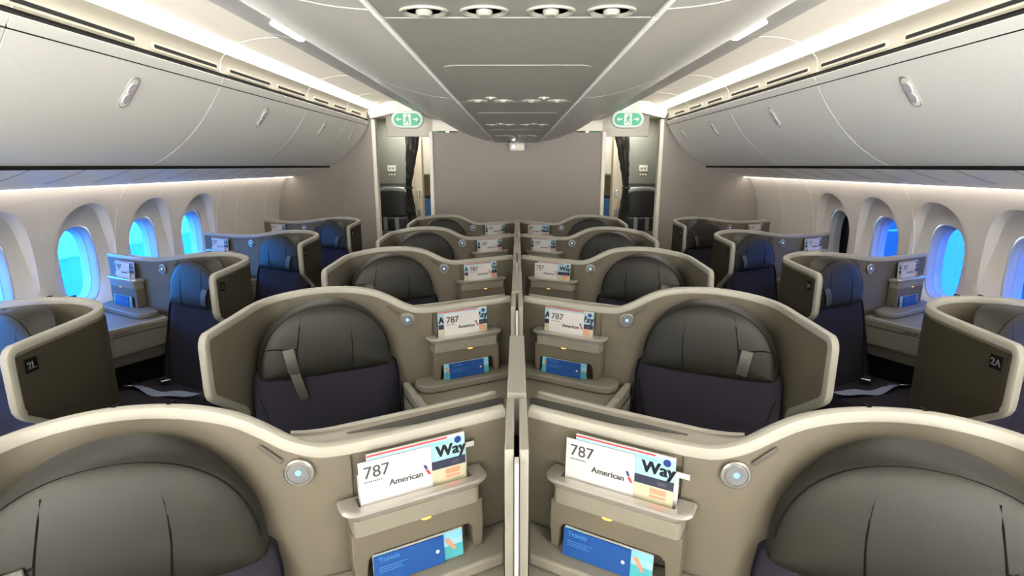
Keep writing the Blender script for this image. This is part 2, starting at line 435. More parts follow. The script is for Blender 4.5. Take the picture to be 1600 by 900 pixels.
    mb = MB(); mb.X = F; mb.box(.01, L - .008, -.006, .003, .727, .822); B(mb, 'storage_door', M['console'], cs, bevel=.003)
    mb = MB(); mb.X = F; mb.box(.0, L, -.003, .001, .824, .829); B(mb, 'door_gap', M['dseam'], cs)
    mb = MB(); mb.X = F; mb.box(.02, .09, -.007, .0, .838, .843); B(mb, 'latch', M['dkpad'], cs)
    # soft pad under the console and dark side below
    cp2 = ([(xl, .06), (-.10, .10)] if window else [(xl, ywl)]) + [(.2, yA(.2) - .02), (.36, yA(.36) - .02), (.452, -.235), (.300, -.52), (.175, -.80), (xl, -.80)]
    cp3 = [(xb, -.03)] + [(.2, yA(.2) - .02), (.42, -.235), (.262, -.52), (.13, -.80), (xb, -.80)]
    mb = MB(); mb.prism(cp2, .655, .719); B(mb, 'armrest_pad', M['dkpad'], bevel=.008, seg=3)
    mb = MB(); mb.prism(cp3, .02, .654); B(mb, 'console_base', M['black'])
    return root

# ------------------------------------------------------------------ seat, local frame: origin on the floor under the backrest, x right, -y forward
def headrest_rings(wd, h, v0):
    """pillow with a domed top"""
    N = 56; out = []
    for k in range(N):
        a = 2 * PI * k / N
        c, s_ = math.cos(a), math.sin(a)
        if s_ >= 0:
            e = 2 / 2.15
            x = wd * math.copysign(abs(c) ** e, c); z = h * abs(s_) ** e
        else:
            e = 2 / 7
            x = wd * math.copysign(abs(c) ** e, c); z = -.035 * abs(s_) ** e
        out.append((x, z + .035))
    return out

def make_seat(m, belt=False, strap_long=False):
    mir = m < 0
    root = empty('airline_seat')
    B = lambda mb, name, mt, par=root, **k: mb.build(name, mt, par, mirror=mir, **k)
    # headrest
    base = headrest_rings(.240, .234, 0)
    lean = lambda z: 0.10 * (z)         # leans back with height
    rings = []
    for sc, y in [(.80, .014), (.93, .012), (.985, .006), (1.0, -.004), (1.0, -.02), (.985, -.040), (.955, -.052), (.90, -.060), (.75, -.067), (.5, -.072), (.25, -.074), (.06, -.0745)]:
        bk_ = .045 if y > -.01 else 0
        rings.append([(x * sc, y + bk_ * max(0, 1 - (x / .2) ** 2) - (.25 * x * x if bk_ else 0) - .010 + .10 * (.12 + (z - .12) * sc) + .12 * (x * sc) ** 2, .96 + .12 + (z - .12) * sc) for x, z in base])
    mb = MB(); mb.loft(rings); hr = B(mb, 'headrest', M['leather'])
    hf = lambda x, z: -.0755 + .10 * z + .12 * x * x
    def surf(x, z):   # point on the headrest front, z above its lower edge
        # follow the pillow rounding near its outline
        zz = max(z, .0)
        q = (abs(x) / .24) ** 2.15 + (max(zz - .035, 0) / .234) ** 2.15
        r = q ** (1 / 2.15) if q > 0 else 0
        d = 0
        for (s0, y0), (s1, y1) in zip([(0, -.0745), (.5, -.072), (.75, -.067), (.90, -.060), (.955, -.052), (.985, -.040)], [(.5, -.072), (.75, -.067), (.90, -.060), (.955, -.052), (.985, -.040), (1.0, -.02)]):
            if s0 <= r <= s1: d = y0 + (y1 - y0) * (r - s0) / (s1 - s0)
        if r > 1: d = -.02
        return (x, d - .0112 + .10 * z + .12 * x * x, .96 + z)
    # seams: border, two verticals, edge of the fold flap
    ph = [(x * .955, .035 + (z - .035) * .955) for x, z in base if z > .036]
    mb = MB(); mb.tube([surf(x, z) for x, z in ph], .0022, 6)
    v1 = [(-.075 - .012 * math.sin(t * PI), .012 + t * .225) for t in [k / 8 for k in range(9)]]
    mb.tube([surf(*p) for p in v1], .0019, 6)
    v2 = [(.088 + .022 * t * t + 0, .232 - .112 * t) for t in [k / 6 for k in range(7)]][::-1]
    v2 = [(.105 - .020 * t, .120 + t * .108) for t in [k / 6 for k in range(7)]]
    mb.tube([surf(*p) for p in v2], .0024, 6)
    mb.tube([surf(.105 + k * .0165, .120 - .004 * math.sin(k)) for k in range(8)], .0024, 6)
    mb.tube([surf(.105 + .002 * k, .120 - k * .019) for k in range(6)], .0018, 6)
    B(mb, 'seam', M['leather_seam'], hr)
    # fold-down strap
    y0 = surf(.135, .11)[1] - .004
    mb = MB()
    def strip(cx0, cz0, cx1, cz1, wdt, th, y_a, y_b, n=8):
        rg = []
        d = Vector((cx1 - cx0, cz1 - cz0)).normalized(); s_ = Vector((-d.y, d.x)) * wdt / 2
        for k in range(n + 1):
            t = k / n; cx = cx0 + (cx1 - cx0) * t; cz = cz0 + (cz1 - cz0) * t; yy = y_a + (y_b - y_a) * t - .008 * math.sin(PI * t)
            ww = 1 if t < .92 else .82
            rg.append([(cx - s_.x * ww, yy, cz - s_.y * ww), (cx + s_.x * ww, yy, cz + s_.y * ww), (cx + s_.x * ww, yy + th, cz + s_.y * ww), (cx - s_.x * ww, yy + th, cz - s_.y * ww)])
        mb.loft(rg)
    strip(.137, .96 + .122, .122, .96 + .030, .040, .006, y0 - .002, y0 - .012)
    st = B(mb, 'headrest_strap', M['strap'], hr, bevel=.002); st['label'] = 'olive leather strap hanging from a slot'
    if strap_long:
        mb = MB(); strip(.124, .96 + .045, .095, .96 - .075, .034, .005, y0 - .004, y0 - .010)
        B(mb, 'strap_tail', M['strap'], hr, bevel=.002)
        mb = MB(); mb.X = Matrix.Translation((.130, y0 - .014, .96 + .075)); mb.disc_y(0, 0, .005, .005, -.004, .003, 14)
        B(mb, 'snap_button', M['dkpad'], hr)
    # backrest: wide, tapering outwards down, reclined
    def prof(z):   # centre y of the back front face at height z
        return -.055 - (.96 - z) * .22
    rings = []
    for z, hw in [(.46, .235), (.50, .250), (.58, .262), (.70, .262), (.84, .262), (.93, .262), (.975, .255), (.987, .24)]:
        f = prof(z); N = 40; rg = []
        for k in range(N):
            a = 2 * PI * k / N; c, s_ = math.cos(a), math.sin(a)
            e = 2 / 5
            x = hw * math.copysign(abs(c) ** e, c); y = .05 * math.copysign(abs(s_) ** e, s_)
            bulge = -.012 * math.exp(-((abs(x) - .2) / .05) ** 2) if s_ < 0 else 0
            rg.append((x, f + .05 + y + bulge + .22 * x * x - (.75 * x * x if s_ > 0 else 0), z))
        rings.append(rg)
    mb = MB(); mb.loft(rings); bk = B(mb, 'backrest', M['navy'])
    for sg in (-1, 1):
        mb = MB(); pts = []
        for k in range(10):
            t = k / 9; z = .91 - t * .40; x = sg * (.243 - .075 * math.sin(t * PI * .5))
            pts.append((x, prof(z) - .0035 - .012 * math.exp(-((abs(x) - .2) / .05) ** 2) + .22 * x * x, z))
        mb.tube(pts, .0016, 6); B(mb, 'seam', M['leather_seam'], bk)
    # cushion and leg rest
    def pad(x0, x1, yb, yf, z0, z1, r, name, mt):
        mb = MB(); rings = []
        for ins, z in [(r, z0), (r * .3, z0 + r * .3), (0, z0 + r), (0, z1 - r), (r * .3, z1 - r * .3), (r, z1), (r * 3, z1 + .006), ((x1 - x0) * .35, z1 + .01)]:
            rg = []
            X0, X1, Y0, Y1 = x0 + ins, x1 - ins, yf + min(ins, (yb - yf) * .4), yb - min(ins, (yb - yf) * .4); c = min(.05, (X1 - X0) * .3, (Y1 - Y0) * .3)
            for (cx, cy, a) in [(X1 - c, Y0 + c, -PI / 2), (X1 - c, Y1 - c, 0), (X0 + c, Y1 - c, PI / 2), (X0 + c, Y0 + c, PI)]:
                for k in range(6): rg.append((cx + c * math.cos(a + PI / 2 * k / 5), cy + c * math.sin(a + PI / 2 * k / 5), z))
            rings.append(rg)
        mb.loft(rings); return B(mb, name, mt)
    pad(-.25, .25, -.16, -.66, .44, .562, .03, 'seat_cushion', M['navy'])
    pad(-.245, .245, -.665, -.80, .38, .545, .03, 'leg_rest', M['grey_cushion'])
    mb = MB(); mb.box(-.22, .22, -.62, .0, .02, .44); B(mb, 'seat_base', M['black'])
    if belt:
        mb = MB()
        rg = []
        for k in range(25):
            t = k / 24; x = .26 - .40 * t; y = -.26 - .07 * math.sin(t * 2.6) - .03 * t; z = .577 + .012 * math.sin(t * PI * 2) ** 2 + .05 * max(0, .12 - t)
            tw = .35 * math.sin(t * 5); a = Vector((.3, 1, tw)).normalized() * .023
            p = Vector((x, y, z)); rg.append([p - a, p + a, p + a + Vector((0, 0, .003)), p - a + Vector((0, 0, .003))])
        mb.loft(rg); bl = B(mb, 'lap_belt', M['belt']); bl['label'] = 'grey-blue webbing belt laid over the cushion'
        mb = MB(); mb.X = Matrix.Translation((-.165, -.352, .585)) @ Matrix.Rotation(.5, 4, 'Z')
        mb.prism([(-.03, -.022), (.026, -.026), (.03, .026), (-.03, .022), (-.04, 0)], 0, .010); B(mb, 'buckle', M['chrome'], bl, bevel=.003)
        mb = MB(); mb.X = Matrix.Translation((-.06, -.235, .585)) @ Matrix.Rotation(-.2, 4, 'Z')
        mb.box(-.035, .035, -.025, .025, 0, .018); B(mb, 'buckle', M['chrome'], bl, bevel=.005, seg=3)
    return root

# ------------------------------------------------------------------ structure: floor, walls, ceilings
YB, YE = -3.6, 6.22
mb = MB(); mb.box(-3.0, 3.0, YB, 11.0, -.05, 0); fl = struct(mb.build('floor', M['carpet']))

WP = [(0.0, 2.44), (.25, 2.56), (.5, 2.65), (.75, 2.70), (.95, 2.72), (1.15, 2.72), (1.3, 2.705), (1.45, 2.665), (1.53, 2.625), (1.60, 2.585)]
def wx(z):
    for (z0, x0), (z1, x1) in zip(WP, WP[1:]):
        if z <= z1: return x0 + (x1 - x0) * (z - z0) / (z1 - z0)
    return WP[-1][1]
for k_ in range(1):  # smoother profile
    WPs = [(z, x) for z, x in smooth_path(WP, 5)]
def wx(z):
    for (z0, x0), (z1, x1) in zip(WPs, WPs[1:]):
        if z <= z1: return x0 + (x1 - x0) * (z - z0) / max(z1 - z0, 1e-6)
    return WPs[-1][1]
WINZ = 1.10
def side_wall(side, wins):
    """curved lining with scooped window niches; wins = y centres"""
    mb = MB(); g = lambda y, z, d=0: (side * (wx(z) + d), y, z)
    zb, zt = .70, 1.52; half = .30
    # grids under, over and between the cells
    def grid(y0, y1, z0, z1, ny, nz):
        vs = []; fs = []
        for a in range(nz + 1):
            for b in range(ny + 1): vs.append(g(y0 + (y1 - y0) * b / ny, z0 + (z1 - z0) * a / nz))
        for a in range(nz):
            for b in range(ny): q = a * (ny + 1) + b; fs.append((q, q + 1, q + ny + 2, q + ny + 1))
        mb.add(vs, fs)
    edges = []; c = YB
    for y in sorted(wins):
        if y - half > c + 1e-4: edges.append((c, y - half, False))
        edges.append((y - half, y + half, True)); c = y + half
    if c < YE: edges.append((c, YE, False))
    grid(YB, YE, 0, zb, 1, 14); grid(YB, YE, zt, 1.60, 1, 6)
    for a, b, wn_ in edges:
        if not wn_: grid(a, b, zb, zt, 1, 20); continue
        cy = (a + b) / 2; N = 96; R0, R1, R2, R3 = [], [], [], []
        for k in range(N):
            t = 2 * PI * k / N; cc, ss = math.cos(t), math.sin(t)
            # on the rectangle
            hy, hz_up, hz_dn = half, zt - WINZ, WINZ - zb
            hz = hz_up if ss >= 0 else hz_dn
            s_ = min(hy / max(abs(cc), 1e-6), hz / max(abs(ss), 1e-6)); R0.append((cy + cc * s_, WINZ + ss * s_, 0))
            # niche outline: arch with straight sides that fades at the bottom
            def se(ry, rzu, rzd, e):
                ez = 2 / e
                return (ry * math.copysign(abs(cc) ** ez, cc), (rzu if ss >= 0 else rzd) * math.copysign(abs(ss) ** ez, ss))
            y1, z1 = se(.255, .392, .335, 2.3); R1.append((cy + y1, WINZ + z1, 0))
            y2, z2 = se(.243, .380, .33, 2.3)
            f = max(0, min(1, (ss + .55) / 1.2)); f = f * f * (3 - 2 * f)
            R2.append((cy + y2, WINZ + z2, .062 * f))
            y3, z3 = se(.152, .250, .245, 3.0); R3.append((cy + y3, WINZ + z3, .060))
        # the niche floor meets the window bezel
        R2b = [((p[0] * .5 + q[0] * .5), p[1] * .5 + q[1] * .5, p[2] * .6 + q[2] * .4) for p, q in zip(R2, R3)]
        rings = [R0, R1, R2, R2b, R3]
        vs = [g(*p) for r in rings for p in r]; fs = []
        for q in range(len(rings) - 1):
            for k in range(N):
                j = (k + 1) % N; fs.append((q * N + k, q * N + j, (q + 1) * N + j, (q + 1) * N + k))
        # fill the four rectangle corners missed by the angle sampling
        mb.add(vs, fs)
        for sy in (-1, 1):
            for zc, hz in ((zt, zt - WINZ), (zb, WINZ - zb)):
                kk = [k for k in range(N)]
                cor = (cy + sy * half, zc)
                near = sorted(range(N), key=lambda k: (R0[k][0] - cor[0]) ** 2 + (R0[k][1] - cor[1]) ** 2)[:2]
                pa, pb = R0[near[0]], R0[near[1]]
                mb.add([g(*pa), g(*pb), g(cor[0], cor[1], 0)], [(0, 1, 2)])
    return mb
def window(side, y, n, pane, label):
    g = lambda yy, z, d: (side * (wx(WINZ) + d), yy, z)
    def ring(ry, rz, d, e=3.0, N=72):
        out = []
        for k in range(N):
            t = 2 * PI * k / N; cc, ss = math.cos(t), math.sin(t)
            out.append(g(y + ry * math.copysign(abs(cc) ** (2 / e), cc), WINZ + rz * math.copysign(abs(ss) ** (2 / e), ss), d))
        return out
    root = struct(empty('window_%d' % n, (0, 0, 0)))
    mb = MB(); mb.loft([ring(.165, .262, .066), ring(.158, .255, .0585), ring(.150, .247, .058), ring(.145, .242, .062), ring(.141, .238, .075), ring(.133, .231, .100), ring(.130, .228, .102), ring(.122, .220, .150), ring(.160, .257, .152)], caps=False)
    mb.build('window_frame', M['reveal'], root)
    mb = MB(); mb.loft([ring(.128, .226, .1505), ring(.128, .226, .1545)]); mb.build('window_pane', pane, root)
    return root
LW = [.89, 1.51, 2.13, 2.75, 3.38, 4.00, 4.62]
RW = [1.12, 1.72, 2.32, 2.92, 3.52, 4.12, 4.72]
n = 1
struct(side_wall(-1, LW).build('wall_left', M['wall'], ang=50)); struct(side_wall(1, RW).build('wall_right', M['wall'], ang=50))
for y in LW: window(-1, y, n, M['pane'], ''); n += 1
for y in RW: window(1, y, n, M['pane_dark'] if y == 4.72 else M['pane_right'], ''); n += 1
# panel seams on the side walls
k = 1
def trimn():
    global k
    k += 1; return 'trim_%d' % (k - 1)
for side, ys in ((-1, (3.63, 4.9, 5.25, 5.85)), (1, (3.73, 5.02, 5.6))):
    for y in ys:
        mb = MB(); zs = [.3 + 1.29 * i / 40 for i in range(41)]
        mb.loft([[(side * (wx(z) + .004), y - .003, z), (side * (wx(z) - .0012), y - .003, z), (side * (wx(z) - .0012), y + .003, z), (side * (wx(z) + .004), y + .003, z)] for z in zs])
        struct(mb.build(trimn(), M['seam']))
# outer skin so light only enters by the windows
for side in (-1, 1):
    mb = MB()
    WLIST = LW if side < 0 else RW
    es = []; c = YB
    for y in WLIST: es.append((c, y - .17)); c = y + .17
    es.append((c, 11.0))
    X0, X1 = sorted((side * 2.885, side * 2.90))
    for a, b in es: mb.box(X0, X1, a, b, .86, 1.40)
    mb.box(X0, X1, YB, 11.0, -.05, .86); mb.box(X0, X1, YB, 11.0, 1.40, 2.9)
    struct(mb.build('wall_fuselage_%s' % ('left' if side < 0 else 'right'), M['gal']))
mb = MB(); mb.box(-2.9, 2.9, YB, 11, 2.85, 2.9); struct(mb.build('ceiling_crown', M['gal']))
mb = MB(); mb.box(-2.9, 2.9, YB - .05, YB, -.05, 2.9); struct(mb.build('wall_front', M['ceil']))
mb = MB(); mb.box(-2.9, 2.9, 11, 11.05, -.05, 2.9); struct(mb.build('wall_far', M['galw']))

def strip_profile(pts, y0, y1, th=.012, up=1):
    """sheet with thickness along y from a profile of (x, z)"""
    n = len(pts); off = []
    for i in range(n):
        a = Vector(pts[max(i - 1, 0)]); b = Vector(pts[min(i + 1, n - 1)]); t = (b - a).normalized(); nn = Vector((-t.y, t.x)) * th
        off.append((pts[i][0] + nn.x, pts[i][1] + nn.y))
    poly = list(pts) + off[::-1]
    mb = MB(); mb.prism_y(poly, y0, y1); return mb
def S2(pts, sub=6): return smooth_path(pts, sub)
Z = CAMZ
def mx(pts, s_): return [(x * s_, z) for x, z in pts]
CEIL = S2([(.992, Z + .56), (1.02, Z + .60), (1.12, Z + .645), (1.27, Z + .68), (1.42, Z + .675), (1.53, Z + .65)])
FASC = S2([(1.60, Z + .598), (1.625, Z + .57), (1.635, Z + .535), (1.637, Z + .50)], 4)
cove_n = 0
for s_ in (-1, 1):
    th = .012 * (1 if s_ > 0 else -1)
    struct(strip_profile(mx(CEIL, s_), YB, YE + .1, th).build('ceiling_%s' % ('left' if s_ < 0 else 'right'), M['ceil']))
    struct(strip_profile(mx(FASC, s_), YB, YE + .1, th).build(trimn(), M['fascia']))
    # fascia back plate behind the gap (black)
    mb = MB(); a, b = sorted((s_ * 1.640, s_ * 1.66)); mb.box(a, b, YB, YE, Z + .43, Z + .51); struct(mb.build(trimn(), M['gap']))
    for y in (.63, 1.9, 3.17, 4.44, 5.45):
        q = [(x, z - .001) for x, z in mx(CEIL, s_)]
        struct(strip_profile(q, y - .003, y + .003, .002 * -s_).build(trimn(), M['seam']))
        q = [(x - s_ * .001, z) for x, z in mx(FASC, s_)]
        struct(strip_profile(q, y - .003, y + .003, .002 * -s_).build(trimn(), M['dseam'] if 0 else M['seam']))
    # cove strip: lens in lengths
    y = YB
    first = None
    while y < YE - .3:
        y2 = min(y + 1.27, YE - .02)
        mb = strip_profile(mx([(1.532, Z + .650), (1.56, Z + .632), (1.598, Z + .600)], s_), y + .001, y2 - .001, .006 * (1 if s_ > 0 else -1))
        if y2 > 1.0:
            o = mb.build('cove_light', M['cove'])
            tag(o, None, 'light', 'cove light lengths on the %s' % ('left' if s_ < 0 else 'right'))
            o['label'] = 'length of bright white cove strip light above the %s window-side bins' % ('left' if s_ < 0 else 'right')
        else:
            struct(mb.build(trimn(), M['cove']))
        y += 1.27

# air vents in the fascia
VY = [(1.86, 2.50), (2.58, 3.15), (3.24, 3.80), (3.88, 4.40), (4.56, 4.93), (5.05, 5.42), (5.56, 5.93)]
ordn = ['nearest', 'second', 'third', 'fourth', 'fifth', 'sixth', 'farthest']
for s_ in (-1, 1):
    for i, (a, b) in enumerate(VY):
        r = empty('air_vent', (s_ * 1.636, (a + b) / 2, Z + .525)); L = (b - a) / 2 - .01
        tag(r, '%s slot air vent in the fascia above the %s window-side bins' % (ordn[i], 'left' if s_ < 0 else 'right'), 'air vent', 'slot vents above the %s bins' % ('left' if s_ < 0 else 'right'))
        def sl(L_, h, x0, x1):
            mb = MB(); pts = []
            for c, a0 in ((L_ - h, -PI / 2), (-L_ + h, PI / 2)):
                for q in range(7): pts.append((c + h * math.cos(a0 + PI * q / 6), h * math.sin(a0 + PI * q / 6)))
            mb.add([(x0, p, q) for p, q in pts] + [(x1, p, q) for p, q in pts], [tuple(range(14)), tuple(range(14, 28))] + [(j, (j + 1) % 14, 14 + (j + 1) % 14, 14 + j) for j in range(14)])
            return mb
        sl(L, .018, s_ * .004, -s_ * .006).build('vent_frame', M['fascia'], r, bevel=.001)
        sl(L - .014, .008, 0, -s_ * .0068).build('vent_slot', M['gap'], r)

# ------------------------------------------------------------------ side bins
BIN = S2([(1.622, Z + .474), (1.645, Z + .425), (1.70, Z + .335), (1.785, Z + .225), (1.90, Z + .115), (2.02, Z + .035), (2.13, Z - .012)], 5)
BINLIP = [(2.135, Z - .022), (2.135, Z + .45), (1.66, Z + .49)]
BY = [(.60, 1.87), (1.87, 3.16), (3.16, 4.44), (4.44, 5.45), (5.45, 6.19)]
bname = ['nearest', 'second', 'third', 'fourth', 'farthest']
for s_ in (-1, 1):
    sn = 'left' if s_ < 0 else 'right'
    for i, (a, b) in enumerate([(-3.6, -.67), (-.67, .60)] + BY):
        vis = i >= 2
        prof = BIN + [(2.10, Z + .0), (2.10, Z + .46), (1.66, Z + .488)]
        if vis:
            r = empty('overhead_bin', (0, (a + b) / 2, 0))
            tag(r, '%s window-side overhead bin along the %s wall' % (bname[i - 2], sn), 'overhead bin', 'window-side overhead bins on the %s' % sn)
            h = (b - a) / 2 - .0035
            mb = MB(); mb.prism_y(mx(prof, s_), -h, h); bd = mb.build('bin_door', M['bin'], r, bevel=.003)
            # header lip line
            mb = MB(); mb.prism_y(mx([(1.6215, Z + .476), (1.640, Z + .480), (1.66, Z + .489), (1.66, Z + .46)], s_), -h, h)
            top = strip_profile([(s_ * (x - .0035), z - .001) for x, z in BIN[:4]], -h, h, .003 * s_); top.build('door_lip', M['bin'], r)
            # latch on the bulging face
            zc = Z + .315; 
            def fx(z):
                for (x0, z0), (x1, z1) in zip(BIN, BIN[1:]):
                    if z1 <= z <= z0: return x0 + (x1 - x0) * (z0 - z) / (z0 - z1)
                return BIN[0][0]
            p0 = Vector((fx(zc + .06), zc + .06)); p1 = Vector((fx(zc - .06), zc - .06)); d = (p0 - p1).normalized(); nn = Vector((-d.y, d.x))
            if nn.x > 0: nn = -nn
            pc = Vector((fx(zc), zc))
            L = MB(); 
            def oval(hl, hw, o0, o1, c=0.0):
                pts = []
                for cc, a0 in ((hl - hw, -PI / 2), (-hl + hw, PI / 2)):
                    for q in range(9): pts.append((cc + hw * math.cos(a0 + PI * q / 8), hw * math.sin(a0 + PI * q / 8)))
                mb = MB(); vs = []
                for o_ in (o0, o1):
                    for (u, v) in pts:
                        p = pc + d * (u + c) + nn * o_; vs.append((s_ * p.x, v, p.y))
                n_ = len(pts); mb.add(vs, [tuple(range(n_)), tuple(range(n_, 2 * n_))] + [(j, (j + 1) % n_, n_ + (j + 1) % n_, n_ + j) for j in range(n_)])
                return mb
            lt = oval(.078, .032, -.004, .0025).build('latch', M['latch_well'], r, bevel=.001)
            oval(.072, .027, .0, .0032).build('latch_well', M['bin'], lt, bevel=.001)
            oval(.029, .024, .0, .008, .022).build('latch_pad', M['latch'], lt, bevel=.003)
            oval(.026, .023, .0, .007, -.030).build('latch_pad', M['latch'], lt, bevel=.003)
        else:
            mb = MB(); mb.prism_y(mx(prof, s_), a + .003, b - .003); struct(mb.build(trimn(), M['bin'], bevel=.003))
    # underside with dark groove, service strip and wash light
    und = S2([(2.125, Z - .019), (2.20, Z - .047), (2.34, Z - .088), (2.45, Z - .108), (2.515, Z - .118)], 4)
    struct(strip_profile(mx(und, s_), YB, YE, .02 * s_).build(trimn(), M['bin']))
    mb = MB(); a, b = sorted((s_ * 2.10, s_ * 2.125)); mb.box(a, b, YB, YE, Z - .019, Z + .002); struct(mb.build(trimn(), M['gap']))
    # thin joints in the service strip
    for y in [.8 + .32 * q for q in range(17)]:
        q = [(x, z - .001) for x, z in mx(und[:9], s_)]
        struct(strip_profile(q, y - .0015, y + .0015, .002 * s_).build(trimn(), M['dseam']))
    y = YB
    while y < YE - .3:
        y2 = min(y + 1.27, YE - .02)
        mb = MB(); a, b = sorted((s_ * 2.520, s_ * 2.565)); mb.box(a, b, y + .001, y2 - .001, Z - .124, Z - .116)
        o = mb.build('wash_light', M['wash'])
        tag(o, 'strip light washing the top of the %s window wall' % sn, 'light', 'wall wash lights on the %s' % sn)
        y += 1.27

# ------------------------------------------------------------------ centre bins
CB = S2([(.240, Z + .262), (.34, Z + .272), (.47, Z + .305), (.60, Z + .355), (.71, Z + .412), (.80, Z + .466)], 4)
CB2 = CB + [(.82, Z + .480), (.90, Z + .490), (.975, Z + .508), (.985, Z + .53), (.93, Z + .60), (.24, Z + .60)]
YC = [(-3.6, -.25), (-.25, 1.02), (1.02, 2.29), (2.29, 3.56), (3.56, 4.83), (4.83, 6.19)]
cname = ['', 'nearest', 'second', 'third', 'fourth', 'farthest']
for i, (a, b) in enumerate(YC):
    if i == 0:
        for s_ in (-1, 1):
            mb = MB(); mb.prism_y(mx(CB2, s_), a, b); struct(mb.build(trimn(), M['centre']))
        mb = MB(); mb.box(-.238, .238, a, b, Z + .25, Z + .3); struct(mb.build(trimn(), M['psu']))
        continue
    for s_ in (-1, 1):
        sn = 'left' if s_ < 0 else 'right'
        r = empty('centre_bin', (0, (a + b) / 2, 0)); h = (b - a) / 2 - (.002 if i < 5 else .001)
        tag(r, '%s grey centre overhead bin, its curved %s half over the %s aisle' % (cname[i], sn, sn), 'overhead bin', 'centre overhead bins on the %s' % sn)
        mb = MB(); mb.prism_y(mx(CB2, s_), -h, h); mb.build('bin_body', M['centre'], r, bevel=.002)
        mb = MB(); mb.prism_y(mx([(.234, Z + .2465), (.243, Z + .2475), (.250, Z + .275), (.236, Z + .275)], s_), -h, h); mb.build('edge_strip', M['bin'], r)
    r = empty('service_panel', (0, (a + b) / 2, 0)); h = (b - a) / 2 - .002
    tag(r, '%s grey passenger service panel under the centre bins' % cname[i], 'service panel', 'service panels under the centre bins')
    mb = MB(); mb.box(-.233, .233, -h, h, Z + .250, Z + .285); mb.build('panel', M['psu'], r, bevel=.003)
    if i < 5:
        # drop-down mask door: raised rounded rectangle
        y0 = -h + .45; y1 = -h + 1.06
        poly = []
        for cx, cy, a0 in ((.155, y0 + .04, -PI / 2), (.155, y1 - .04, 0), (-.155, y1 - .04, PI / 2), (-.155, y0 + .04, PI)):
            for q in range(5): poly.append((cx + .04 * math.cos(a0 + PI / 2 * q / 4), cy + .04 * math.sin(a0 + PI / 2 * q / 4)))
        mb = MB(); mb.prism(poly, Z + .2485, Z + .26); mb.build('mask_door', M['psu'], r, bevel=.0015)
        yg = -h + .055 if i != 1 else h - .035
        yg = h - .04 if i < 5 else 0
        def well(x, y, rad, name, mt, inner):
            mb = MB(); rg = []
            for rr_, dz in [(rad, -.0), (rad * .98, -.0025), (rad * .9, -.0035), (rad * .75, -.0012), (rad * .62, .0015)]:
                rg.append([(x + rr_ * 1.25 * math.cos(2 * PI * q / 28), y + rr_ * math.sin(2 * PI * q / 28), Z + .25 + dz) for q in range(28)])
            mb.loft(rg); o = mb.build(name, mt, r)
            mb = MB(); rg = []
            for rr_, dz in [(rad * .42, 0), (rad * .42, -.004), (rad * .30, -.008), (rad * .12, -.009)]:
                rg.append([(x + rr_ * math.cos(2 * PI * q / 20), y + rr_ * math.sin(2 * PI * q / 20), Z + .25 + dz) for q in range(20)])
            mb.loft(rg); mb.build('nozzle', inner, o)
        for x in (-.155, -.055, .055, .155): well(x, yg, .033, 'air_gasper', M['psu'], M['psu'])
        for x in (-.10, .10): well(x, yg - .10, .018, 'reading_lamp', M['psu'], M['silver'])
# aisle light slits on the edge of the centre bins
for s_ in (-1, 1):
    sn = 'left' if s_ < 0 else 'right'
    mb = MB(); a, b = sorted((s_ * .842, s_ * .862)); mb.box(a, b, 2.04, 2.30, Z + .479, Z + .4835)
    o = mb.build('aisle_light', M['slit']); tag(o, 'slim glowing light slit at the edge of the %s centre bins' % sn, 'light')
# small white camera box hanging at the far end
r = empty('monitor_box', (0.0, 6.08, Z + .20)); tag(r, 'small glossy white box hanging under the far end of the centre bins', 'fixture')
mb = MB(); mb.box(-.085, .085, -.05, .05, -.045, .045); mb.build('housing', M['frame'], r, bevel=.022, seg=4)
mb = MB(); mb.box(-.06, -.02, -.056, -.048, -.02, .02); mb.build('window', M['chrome'], r, bevel=.004)
mb = MB(); mb.box(-.02, .02, -.02, .02, .04, .06); mb.build('mount', M['frame'], r)

# ------------------------------------------------------------------ bulkheads at the end
DX0, DX1 = .955, 1.585
mb = MB(); mb.box(-DX0 + .02, DX0 - .02, YE, YE + .05, 0, Z + .36); struct(mb.build('wall_back', M['bulk']))
mb = MB(); mb.box(-DX0 + .02, DX0 - .02, YE + .002, YE + .048, Z + .372, Z + .95); struct(mb.build('wall_back_upper', M['frame']))
for s_ in (-1, 1):
    sn = 'left' if s_ < 0 else 'right'
    pr = [(DX1 + .02, 0)] + [(wx(z) + .03, z) for z in [q * .1 for q in range(17)]] + [(2.66, Z + .5), (DX1 + .02, Z + .5)]
    mb = MB(); mb.prism_y(mx(pr, s_), YE, YE + .05); struct(mb.build('wall_back_%s' % sn, M['bulk']))
    for x in (DX0, DX1):
        mb = MB(); a, b = sorted((s_ * (x - .022), s_ * (x + .022))); mb.box(a, b, YE - .02, YE + .07, 0, Z + (.372 if x == DX0 else .50)); struct(mb.build(trimn(), M['frame'], bevel=.008))
    # header over the doorway and the arch above it
    mb = MB(); a, b = sorted((s_ * (DX0 + .022), s_ * (DX1 - .022)))
    mb.box(a, b, YE + .5, YE + .55, Z + .34, Z + .95); struct(mb.build(trimn(), M['frame'], bevel=.006))
    mb = MB(); mb.box(a, b, YE + .02, YE + .5, Z + .60, Z + .62); struct(mb.build(trimn(), M['ceil']))
    mb = MB(); mb.prism_y(mx([(.90, Z + .48), (1.05, Z + .56), (1.27, Z + .575), (1.60, Z + .50), (1.64, Z + .60), (1.3, Z + .72), (.9, Z + .72)], s_), YE - .06, YE - .0); struct(mb.build(trimn(), M['frame'], bevel=.006))
    mb = MB(); mb.prism_y(mx([(DX0 - .02, Z + .374), (DX0 - .02, Z + .95), (.3, Z + .95), (.3, Z + .374)], s_), YE - .012, YE - .002); struct(mb.build(trimn(), M['frame']))

